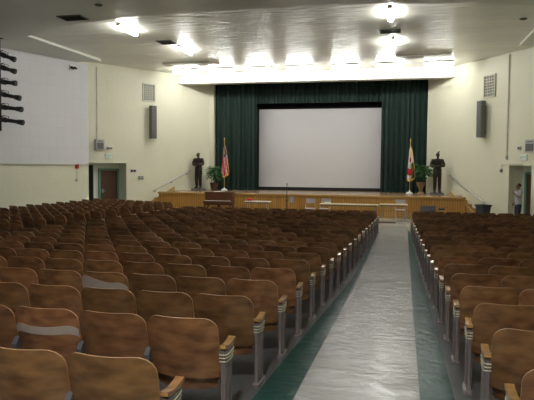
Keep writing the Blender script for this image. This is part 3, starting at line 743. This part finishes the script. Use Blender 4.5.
def statue(loc, rz, label, variant):
    t = thing('bronze_statue', label, 'statue', loc, rz)
    bevel(MB().box(-.30, .30, -.26, .26, 0, .10).build('plinth', M['plinth'], t), .015)
    z = .10
    J = dict(pelvis=(0, 0, z + .97), waist=(0, .01, z + 1.12), chest=(0, .0, z + 1.34), upper=(0, .0, z + 1.50), neck=(0, -.005, z + 1.60), skull=(0, -.02, z + 1.68),
             Lsh=(-.22, 0, z + 1.52), Rsh=(.22, 0, z + 1.52), Lel=(-.30, -.03, z + 1.27), Rel=(.30, -.03, z + 1.27), Lw=(-.12, -.24, z + 1.22), Rw=(.12, -.25, z + 1.26),
             Lhip=(-.10, 0, z + .88), Rhip=(.10, 0, z + .88), Lkn=(-.105, -.03, z + .50), Rkn=(.105, -.02, z + .50), Lan=(-.105, .02, z + .09), Ran=(.12, .0, z + .09),
             Ltoe=(-.12, -.14, z + .035), Rtoe=(.15, -.15, z + .035), Lhd=(1, -.1, .1), Rhd=(-1, -.1, .0), Lhs=(0, 0, -1), Rhs=(0, 0, -1), Lpn=(0, 1, 0), Rpn=(0, 1, 0))
    ch = body_chain(J, 1.02)
    fat = dict(pelvis=(.19, .15), waist=(.18, .14), chest=(.215, .15), upper=(.18, .12), Lsh=.10, Rsh=.10, Lel=.085, Rel=.085, Lw=.055, Rw=.055, Lhip=.112, Rhip=.112, Lkn=.095, Rkn=.095, Lan=.075, Ran=.075)
    ch = [(n_, p_, fat.get(n_, r_), q_) for n_, p_, r_, q_ in ch]
    skin('figure', ch, M['bronze'], t)
    mb = MB(); head_mesh(mb, (0, -.035, z + 1.755), 1.0, .15 if variant else -.35, .28 if not variant else .1)
    if variant: # plume on the cap
        mb.tube([(0, .03, z + 1.84), (.02, .02, z + 1.90), (.07, .0, z + 1.94), (.10, -.02, z + 1.92)], [.05, .04, .03, .012], 8)
    mb.lathe([(.085, z + 1.80), (.088, z + 1.82), (.07, z + 1.86), (.02, z + 1.88)], 0, -.02, 14)
    mb.build('head', M['bronze'], t, True)
    # jacket skirt, collar, shoulder pads and an open book/rifle breech held at the chest
    mb = MB(); mb.lathe([(.195, z + .76), (.20, z + .80), (.195, z + .98), (.195, z + 1.10), (.19, z + 1.14)], 0, 0, 18); 
    mb.build('jacket', M['bronze'], t, True)
    if variant: mb = MB(); mb.tube([(-.16, -.26, z + 1.22), (.20, -.27, z + 1.30)], [.03, .03], 10); mb.build('scroll', M['bronze'], t, True)
    else: mb = MB(); mb.T = Matrix.Translation((0, -.25, z + 1.27)) @ Matrix.Rotation(-.5, 4, 'X'); mb.box(-.15, -.005, -.015, .015, -.1, .1); mb.box(.005, .15, -.015, .015, -.1, .1); mb.build('book', M['bronze'], t)
    mb = MB(); mb.prism([(-.17, -.15), (-.05, -.17), (-.04, .05), (-.17, .06)], z, z + .05); mb.prism([(.05, -.17), (.2, -.17), (.18, .06), (.06, .06)], z, z + .05); mb.build('boots', M['bronze'], t)
    return t
statue((-10.60, 29.85, .69), math.radians(-8), 'dark bronze statue of a standing figure on the left of the stage, head bowed', 0)
statue((1.52, 29.3, .69), math.radians(4), 'dark bronze statue with a plumed cap on the right of the stage', 1)

# the man at the right
def person():
    z = 0; t = thing('person', 'person in a light grey shirt and dark trousers looking up by the right doorway', 'person', (4.42, 25.15, FL), math.radians(-72))
    t.scale = (.95, .95, .95)
    J = dict(pelvis=(0, 0, .96), waist=(0, -.02, 1.10), chest=(0, -.01, 1.30), upper=(0, .0, 1.44), neck=(0, -.01, 1.53), skull=(0, -.02, 1.62),
             Lsh=(-.19, 0, 1.45), Rsh=(.19, 0, 1.45), Lel=(-.24, .04, 1.17), Rel=(.26, -.10, 1.20), Lw=(-.22, -.10, .96), Rw=(.14, -.29, 1.38),
             Lhip=(-.09, 0, .87), Rhip=(.09, 0, .87), Lkn=(-.10, -.02, .49), Rkn=(.10, -.05, .49), Lan=(-.10, .05, .09), Ran=(.10, -.02, .09),
             Ltoe=(-.12, -.10, .035), Rtoe=(.13, -.17, .035), Lhd=(.05, -.3, -1), Rhd=(-.3, -.5, .9), Lhs=(0, 1, 0), Rhs=(1, 0, 0), Lcurl=.5, Rcurl=.9)
    ch = body_chain(J, .92); skin('body', ch, M['skin'], t)
    mb = MB(); head_mesh(mb, (0, -.035, 1.665), .98, .1, -.25); mb.build('head', M['skin'], t, True)
    mb = MB(); mb.T = Matrix.Translation((0, -.012, 1.69)) @ Matrix.Rotation(-.5, 4, 'X'); mb.lathe([(.083, -.02), (.087, .03), (.075, .075), (.045, .10), (.01, .11)], 0, .01, 16); mb.build('hair', M['hair'], t, True)
    mb = MB(); T0 = Matrix.Translation((0, -.035, 1.665)) @ Matrix.Rotation(.1, 4, 'Z') @ Matrix.Rotation(-.25, 4, 'X') @ Matrix.Scale(.98, 4); mb.T = T0
    for sx in (-.028, .028): mb.tube([(sx - .014, -.080, .008), (sx, -.086, .012), (sx + .014, -.080, .008)], [.002, .006, .002], 8)
    for sx in (-.028, .028): mb.tube([(sx - .018, -.082, .028), (sx, -.090, .034), (sx + .018, -.082, .03)], .003, 6)
    mb.build('eyes_and_brows', M['hair'], t, True)
    g = dict(J)
    sh = [('h', (0, 0, .86), (.18, .145), None), ('a', (0, 0, .98), (.175, .14), 'h'), ('b', g['waist'], (.165, .13), 'a'), ('c', g['chest'], (.18, .13), 'b'), ('d', g['upper'], (.158, .108), 'c'), ('n', (0, -.005, 1.50), .07, 'd')]
    for p in 'LR':
        e = Vector(g[p + 'sh']).lerp(Vector(g[p + 'el']), .8)
        sh += [(p + '1', g[p + 'sh'], .078, 'd'), (p + '2', tuple(e), .068, p + '1')]
    skin('shirt', sh, M['shirt'], t)
    tr = [('t', (0, -.005, 1.03), (.15, .115), None), ('m', (0, -.003, .97), (.158, .12), 't'), ('a', (0, 0, .91), (.15, .12), 'm')]
    for p in 'LR':
        k = Vector(g[p + 'kn']); an = Vector(g[p + 'an']) + Vector((0, 0, .03))
        tr += [(p + '0', g[p + 'hip'], .108, 'a'), (p + '1', tuple(k), .078, p + '0'), (p + '2', tuple(an), .068, p + '1')]
    skin('trousers', tr, M['trousers'], t)
    for p in 'LR':
        a = Vector(g[p + 'an']); b = Vector(g[p + 'toe'])
        mb = MB(); mb.tube([(a.x, a.y + .05, .045), (a.x, a.y, .055), (b.x, b.y, .042), (b.x, b.y - .06, .035)], [.04, .05, .046, .03], 12); mb.build('shoe', M['blackgloss'], t, True)
person()

# ---------------------------------------------------------------- plants
def leaf_spray(c, R, H, n, ls, seed):
    rnd = random.Random(seed); mb = MB()
    for i in range(n):
        a = rnd.uniform(0, 2 * PI); el = rnd.uniform(-.5, 1.4); r = rnd.uniform(.45, 1) 
        p = Vector((c[0] + R * r * math.cos(a) * math.cos(el), c[1] + R * r * math.sin(a) * math.cos(el), c[2] + H * r * math.sin(el)))
        d = Vector((math.cos(a), math.sin(a), rnd.uniform(-.8, .6))).normalized(); s = d.cross(Vector((rnd.uniform(-.3, .3), 0, 1))).normalized(); up = s.cross(d)
        L = ls * rnd.uniform(.7, 1.2); w = L * .26
        vs = [p, p + d * L * .35 + s * w + up * .01, p + d * L * .35 - s * w + up * .01, p + d * L * .75 + s * w * .6 - up * .01, p + d * L * .75 - s * w * .6 - up * .01, p + d * L - up * .05, p + d * L * .35 + up * .03, p + d * L * .75 + up * .015]
        mb.add([tuple(v) for v in vs], [(0, 1, 6), (0, 6, 2), (1, 3, 7, 6), (6, 7, 4, 2), (3, 5, 7), (7, 5, 4)])
    return mb
def stems(mb, base, c, R, H, n, seed):
    rnd = random.Random(seed)
    for i in range(n):
        a = 2 * PI * i / n; mb.tube([base, (base[0] + R * .3 * math.cos(a), base[1] + R * .3 * math.sin(a), (base[2] + c[2]) / 2), (c[0] + R * .6 * math.cos(a), c[1] + R * .6 * math.sin(a), c[2] + H * rnd.uniform(-.1, .6))], [.012, .009, .004], 5)
t = thing('potted_plant', 'bushy green plant in a dark pot beside the left flag on stage', 'plant', (-9.84, 30.2, .69))
MB().lathe([(.13, 0), (.17, .06), (.22, .34), (.24, .40), (.20, .41)], 0, 0, 18).build('pot', M['pot'], t, True)
MB().lathe([(.19, .395), (.19, .415)], 0, 0, 16).build('soil', M['soil'], t)
mb = MB(); stems(mb, (0, 0, .4), (0, 0, .8), .3, .4, 8, 1); mb.build('stems', M['leaf'], t)
leaf_spray((0, 0, .80), .36, .5, 190, .24, 3).build('foliage', M['leaf'], t, True)
t = thing('potted_plant', 'leafy green plant in a tall tan vase beside the right flag on stage', 'plant', (.80, 30.2, .69))
MB().lathe([(.17, 0), (.17, .03), (.09, .12), (.10, .25), (.19, .45), (.22, .56), (.19, .57)], 0, 0, 18).build('vase', M['vase'], t, True)
mb = MB(); stems(mb, (0, 0, .5), (.08, 0, 1.0), .3, .35, 8, 2); mb.build('stems', M['leaf'], t)
leaf_spray((.06, 0, 1.0), .46, .42, 170, .24, 5).build('foliage', M['leaf'], t, True)

# ---------------------------------------------------------------- flags
def flag(loc, label, H, kind):
    t = thing('flag', label, 'flag', loc)
    MB().lathe([(.17, 0), (.17, .03), (.12, .07), (.03, .12), (.02, .2)], 0, 0, 18).build('stand', M['ivory'], t, True)
    MB().tube([(0, 0, .1), (0, 0, H - .12)], .017, 8).build('pole', M['brass'], t, True)
    MB().lathe([(.01, H - .12), (.035, H - .10), (.02, H - .06), (.03, H - .02), (.005, H + .06)], 0, 0, 10).build('finial', M['gold'], t, True)
    zt = H - .45; zb = H - 2.0
    def fn(u, v):
        # hanging cloth, gathered near the pole at the top, flaring below
        w = .04 + .34 * (1 - v) ** .7; x = -.10 * (1 - v) + w * u + .02 - .06; y = -.05 + .05 * math.sin(u * 15) * (1.1 - v)
        z = zb + .25 * (1 - v) * (abs(u - .35)) + (zt - zb) * v + (.25 * v * (0 if u < .5 else (u - .5)))
        return (x, y, z)
    nu, nv = 30, 14; mb = MB(); mb.sheet(fn, nu, nv, (0, .008, 0))
    # colour the cloth's own pattern
    per = []
    for j in range(nv):
        for i in range(nu):
            v = j / nv; u = i / nu
            if kind == 'stripes': c = 2 if (v > .60 and u > .15) else (1 if int(u * 12 + v * 3) % 3 == 0 else 0)
            else: c = 0 if (.08 < v < .34 and u < .8) or (.5 < v < .66 and .2 < u < .6) else (3 if (v < .45 and u > .55) else 1)
            per += [c, c]
    mb.m[:len(per)] = per
    mb.build('flag_cloth', [M['red'], M['fwhite'], M['blue'], M['leaf']], t, True)
    mb = MB(); mb.sheet(lambda u, v: (fn(u, 0)[0], fn(u, 0)[1], fn(u, 0)[2] - .09 + .09 * v), 30, 1, (0, .01, 0)); mb.build('fringe', M['gold'], t, True)
    mb = MB(); mb.sheet(lambda u, v: (fn(1, u)[0] + .03 * v, fn(1, u)[1] - .004, fn(1, u)[2]), 12, 1, (0, .01, 0)); mb.build('fringe', M['gold'], t, True)
    mb = MB(); mb.tube([(0, -.03, H - .2), (.03, -.05, H - .5), (.02, -.06, H - .75)], .012, 6); mb.lathe([(.02, H - .85), (.025, H - .75), (.01, H - .74)], .02, -.06, 8); mb.build('tassel', M['gold'], t, True)
    if kind == 'stripes':
        mb = MB()
        for a, b in ((.45, .70), (.62, .74), (.8, .70), (.5, .80), (.7, .83), (.88, .80), (.45, .9), (.65, .92), (.85, .91)):
            p = fn(a, b); pts = [(p[0] + (.014 if q % 2 == 0 else .006) * math.sin(2 * PI * q / 10), p[2] + (.014 if q % 2 == 0 else .006) * math.cos(2 * PI * q / 10)) for q in range(10)]
            mb.prism(pts, p[1] - .012, p[1] - .006, 0, 'y')
        mb.build('stars', M['fwhite'], t)
flag((-9.28, 30.2, .69), 'furled red and white striped flag with blue canton, gold fringe, left of stage', 2.75, 'stripes')
flag((.26, 30.0, .69), 'furled white and red flag on a brass pole, right of stage', 2.65, 'state')

# ---------------------------------------------------------------- things before the stage
# piano
t = thing('piano', 'dark brown upright piano standing against the oak stage front at left', 'piano', (-8.32, 26.2, FL))
bevel(MB().box(-.66, .66, -.02, .40, .50, 1.07).build('case', M['mahog'], t), .02)
bevel(MB().box(-.69, .69, -.05, .44, 1.07, 1.11).build('lid', M['mahog'], t), .01)
MB().box(-.66, .66, -.28, .0, .60, .70).build('key_shelf', M['mahog'], t); MB().box(-.62, .62, -.26, -.1, .70, .715).build('keys', M['ivory'], t)
mb = MB()
for i in range(36):
    if i % 7 not in (2, 6): mb.box(-.60 + i * .0345, -.585 + i * .0345, -.2, -.1, .715, .727)
mb.build('black_keys', M['black'], t)
for sx in (-.6, .6):
    for yy in (-.2, .30): MB().lathe([(.03, .0), (.04, .05), (.025, .12), (.045, .4), (.05, .6 if yy < 0 else .50)], sx, yy, 10).build('leg', M['mahog'], t, True)
MB().box(-.08, .08, .02, .10, .12, .50).build('pedal_lyre', M['mahog'], t)
for sx in (-.05, .05): MB().box(sx - .02, sx + .02, -.12, .04, .12, .135).build('pedal', M['brass'], t)
o = MB().box(-.17, .17, -.12, .12, 0, .012).box(-.02, .28, -.1, .1, .012, .02).build('sheet_music', M['ivory'], None, False, (-8.45, 26.38, FL + 1.111), .3); tag(o, 'loose white sheets of paper lying on the piano lid', 'papers')
# small table with red cloth
def table(x, y, L, W, topm, label, legs='straight', hgt=.74):
    t = thing('folding_table', label, 'table', (x, y, FL))
    bevel(MB().box(-L / 2, L / 2, -W / 2, W / 2, hgt - .035, hgt).build('table_top', M[topm], t), .01)
    MB().box(-L / 2 + .05, L / 2 - .05, -W / 2 + .03, W / 2 - .03, hgt - .08, hgt - .035).build('apron', M['bracket'], t)
    for sx in (-1, 1):
        for sy in (-1, 1):
            MB().tube([(sx * (L / 2 - .15), sy * (W / 2 - .08), hgt - .08), (sx * (L / 2 - .12), sy * (W / 2 - .05), 0)], .016, 8).build('leg', M['steel'], t, True)
        MB().tube([(sx * (L / 2 - .135), -W / 2 + .07, .3), (sx * (L / 2 - .135), W / 2 - .07, .3)], .01, 6).build('leg_brace', M['steel'], t)
    return t
table(-6.38, 25.9, 1.15, .5, 'tablew', 'small white topped table with a red bundle, right of the piano')
table(-2.25, 25.2, 2.45, .6, 'tabletan', 'long folding table before the stage, nearer the microphone stand')
table(-.42, 25.75, 1.15, .6, 'tabletan', 'short folding table before the stage, at the end of the aisle')
o = MB(); o.tube([(-.16, 0, .035), (-.08, .03, .055), (.03, .01, .06), (.15, .02, .04)], [.02, .055, .06, .03], 10); tag(o.build('red_bundle', M['redcloth'], None, True, (-6.76, 25.85, FL + .741)), 'small crumpled red bundle lying on the white topped table', 'cloth')
o = MB(); o.box(-.14, .14, -.10, .10, 0, .05); tag(bevel(o.build('paper_stack', M['ivory'], None, False, (-3.15, 25.2, FL + .741), .2), .006), 'small stack of white papers on the long folding table', 'papers')
# folding chairs
def fchair(x, y, rz, label):
    t = thing('folding_chair', label, 'chair', (x, y, FL), rz, 'metal folding chairs before the stage')
    bevel(MB().box(-.2, .2, -.2, .2, .43, .455).build('seat', M['lilac'], t), .012)
    bevel(MB().sheet(lambda u, v: (-.2 + .4 * u, .235 + .03 * v - .03 * math.sin(u * PI) * -1, .66 + .2 * v), 8, 2, (0, .014, 0)).build('backrest', M['lilac'], t, True), .004)
    for s in (-1, 1):
        MB().tube([(s * .215, .27, .86), (s * .215, .12, .44), (s * .215, -.24, 0)], .012, 6).build('leg', M['silver'], t, True)
        MB().tube([(s * .20, -.02, .50), (s * .20, .25, 0)], .012, 6).build('leg', M['silver'], t, True)
    MB().tube([(-.215, .26, .87), (.215, .26, .87)], .012, 6).build('top_rail', M['silver'], t); MB().tube([(-.215, -.19, .07), (.215, -.19, .07)], .008, 6).build('stretcher', M['silver'], t)
fchair(-4.05, 26.2, .1, 'grey metal folding chair before the stage, left one of the pair by the long table')
fchair(-3.42, 26.25, -.15, 'grey metal folding chair before the stage, right one of the pair by the long table')
fchair(-.12, 26.55, .1, 'pale folding chair behind the short table at the end of the aisle')
# microphone stand
t = thing('microphone_stand', 'thin black microphone stand in front of the stage centre', 'microphone stand', (-4.98, 25.5, FL))
MB().lathe([(.15, 0), (.15, .02), (.03, .04), (.015, .06)], 0, 0, 16).build('base', M['black'], t, True); MB().tube([(0, 0, .05), (0, 0, 1.42)], .018, 8).build('pole', M['black'], t, True)
MB().lathe([(.016, 1.42), (.018, 1.5), (.03, 1.52), (.03, 1.55), (.01, 1.575)], 0, 0, 10).build('microphone', M['blackgloss'], t, True); MB().lathe([(.028, .78), (.028, .86)], 0, 0, 8).build('clutch', M['black'], t)
# plate on the stage front
t = thing('wall_plate', 'grey metal plate on the oak stage front behind the microphone stand', 'plate', (-5.1, 27.268, .43))
MB().box(-.10, .10, -.012, 0, -.15, .15).build('plate', M['box'], t); MB().box(-.05, .05, -.02, -.012, -.09, .09).build('socket_panel', M['lilac'], t)
# monitor wedge
t = thing('floor_monitor', 'black speaker box in front of the stage, right of the aisle', 'speaker', (1.02, 26.5, FL))
MB().prism([(-.2, 0), (.22, 0), (.22, .62), (-.02, .66), (-.2, .4)], -.31, .31, 0, 'x').build('cabinet', M['black'], t)
mb = MB(); mb.T = Matrix.Translation((0, -.115, .525)) @ Matrix.Rotation(-.61, 4, 'X'); mb.box(-.27, .27, -.01, .005, -.13, .13); mb.build('speaker_grille', M['blackgloss'], t)
t = thing('microphone_box', 'small dark case on a short stand before the oak front, right of black speaker', 'case', (1.62, 26.6, FL))
MB().tube([(0, 0, 0), (0, 0, .5)], .014, 8).build('stand', M['black'], t); bevel(MB().box(-.17, .10, -.1, .1, .47, .55).build('case', M['blackgloss'], t), .02)
MB().tube([(.08, 0, .55), (.16, 0, .62), (.22, 0, .56)], .01, 6).build('cable', M['black'], t); MB().lathe([(.12, 0), (.12, .015), (.02, .03)], 0, 0, 14).build('base', M['black'], t)
# bin
t = thing('trash_bin', 'dark rectangular bin against the right wall below the handrail', 'bin', (3.28, 26.55, FL), math.radians(-56))
mb = MB(); w0, w1 = .18, .25; vs = [(-w0, -w0 * .8, 0), (w0, -w0 * .8, 0), (w0, w0 * .8, 0), (-w0, w0 * .8, 0), (-w1, -w1 * .8, .72), (w1, -w1 * .8, .72), (w1, w1 * .8, .72), (-w1, w1 * .8, .72)]
mb.add(vs, [(0, 3, 2, 1), (0, 1, 5, 4), (1, 2, 6, 5), (2, 3, 7, 6), (3, 0, 4, 7), (4, 5, 6, 7)]); mb.build('bin_body', M['bin'], t)
mb = MB(); mb.box(-.27, .27, -.23, -.20, .68, .75).box(-.27, .27, .20, .23, .68, .75).box(-.27, -.24, -.20, .20, .68, .75).box(.24, .27, -.20, .20, .68, .75); mb.build('rim', M['bin'], t)

# ---------------------------------------------------------------- camera, world
cam = bpy.data.cameras.new('camera'); co = bpy.data.objects.new('camera', cam); C.objects.link(co); bpy.context.scene.camera = co
f = 595.; cam.sensor_width = 36; cam.lens = f / 534 * 36; cam.clip_start = .05; cam.clip_end = 200
pitch = math.atan(32.1 / f); a = .0079
fw = Vector((-math.sin(psi) * math.cos(pitch), math.cos(psi) * math.cos(pitch), -math.sin(pitch)))
r0 = Vector((math.cos(psi), math.sin(psi), 0)); u0 = r0.cross(fw)
R = r0 * math.cos(a) + u0 * math.sin(a); U = u0 * math.cos(a) - r0 * math.sin(a)
co.matrix_world = Matrix(((R.x, U.x, -fw.x, 0), (R.y, U.y, -fw.y, 0), (R.z, U.z, -fw.z, EYE), (0, 0, 0, 1)))
wd = bpy.data.worlds.new('w'); bpy.context.scene.world = wd; wd.use_nodes = True; wd.node_tree.nodes['Background'].inputs['Color'].default_value = (.5, .5, .5, 1); wd.node_tree.nodes['Background'].inputs['Strength'].default_value = .05
vs_ = bpy.context.scene.view_settings; vs_.view_transform = 'Standard'; vs_.look = 'None'; vs_.gamma = 1; vs_.exposure = 1.9; vs_.use_curve_mapping = False
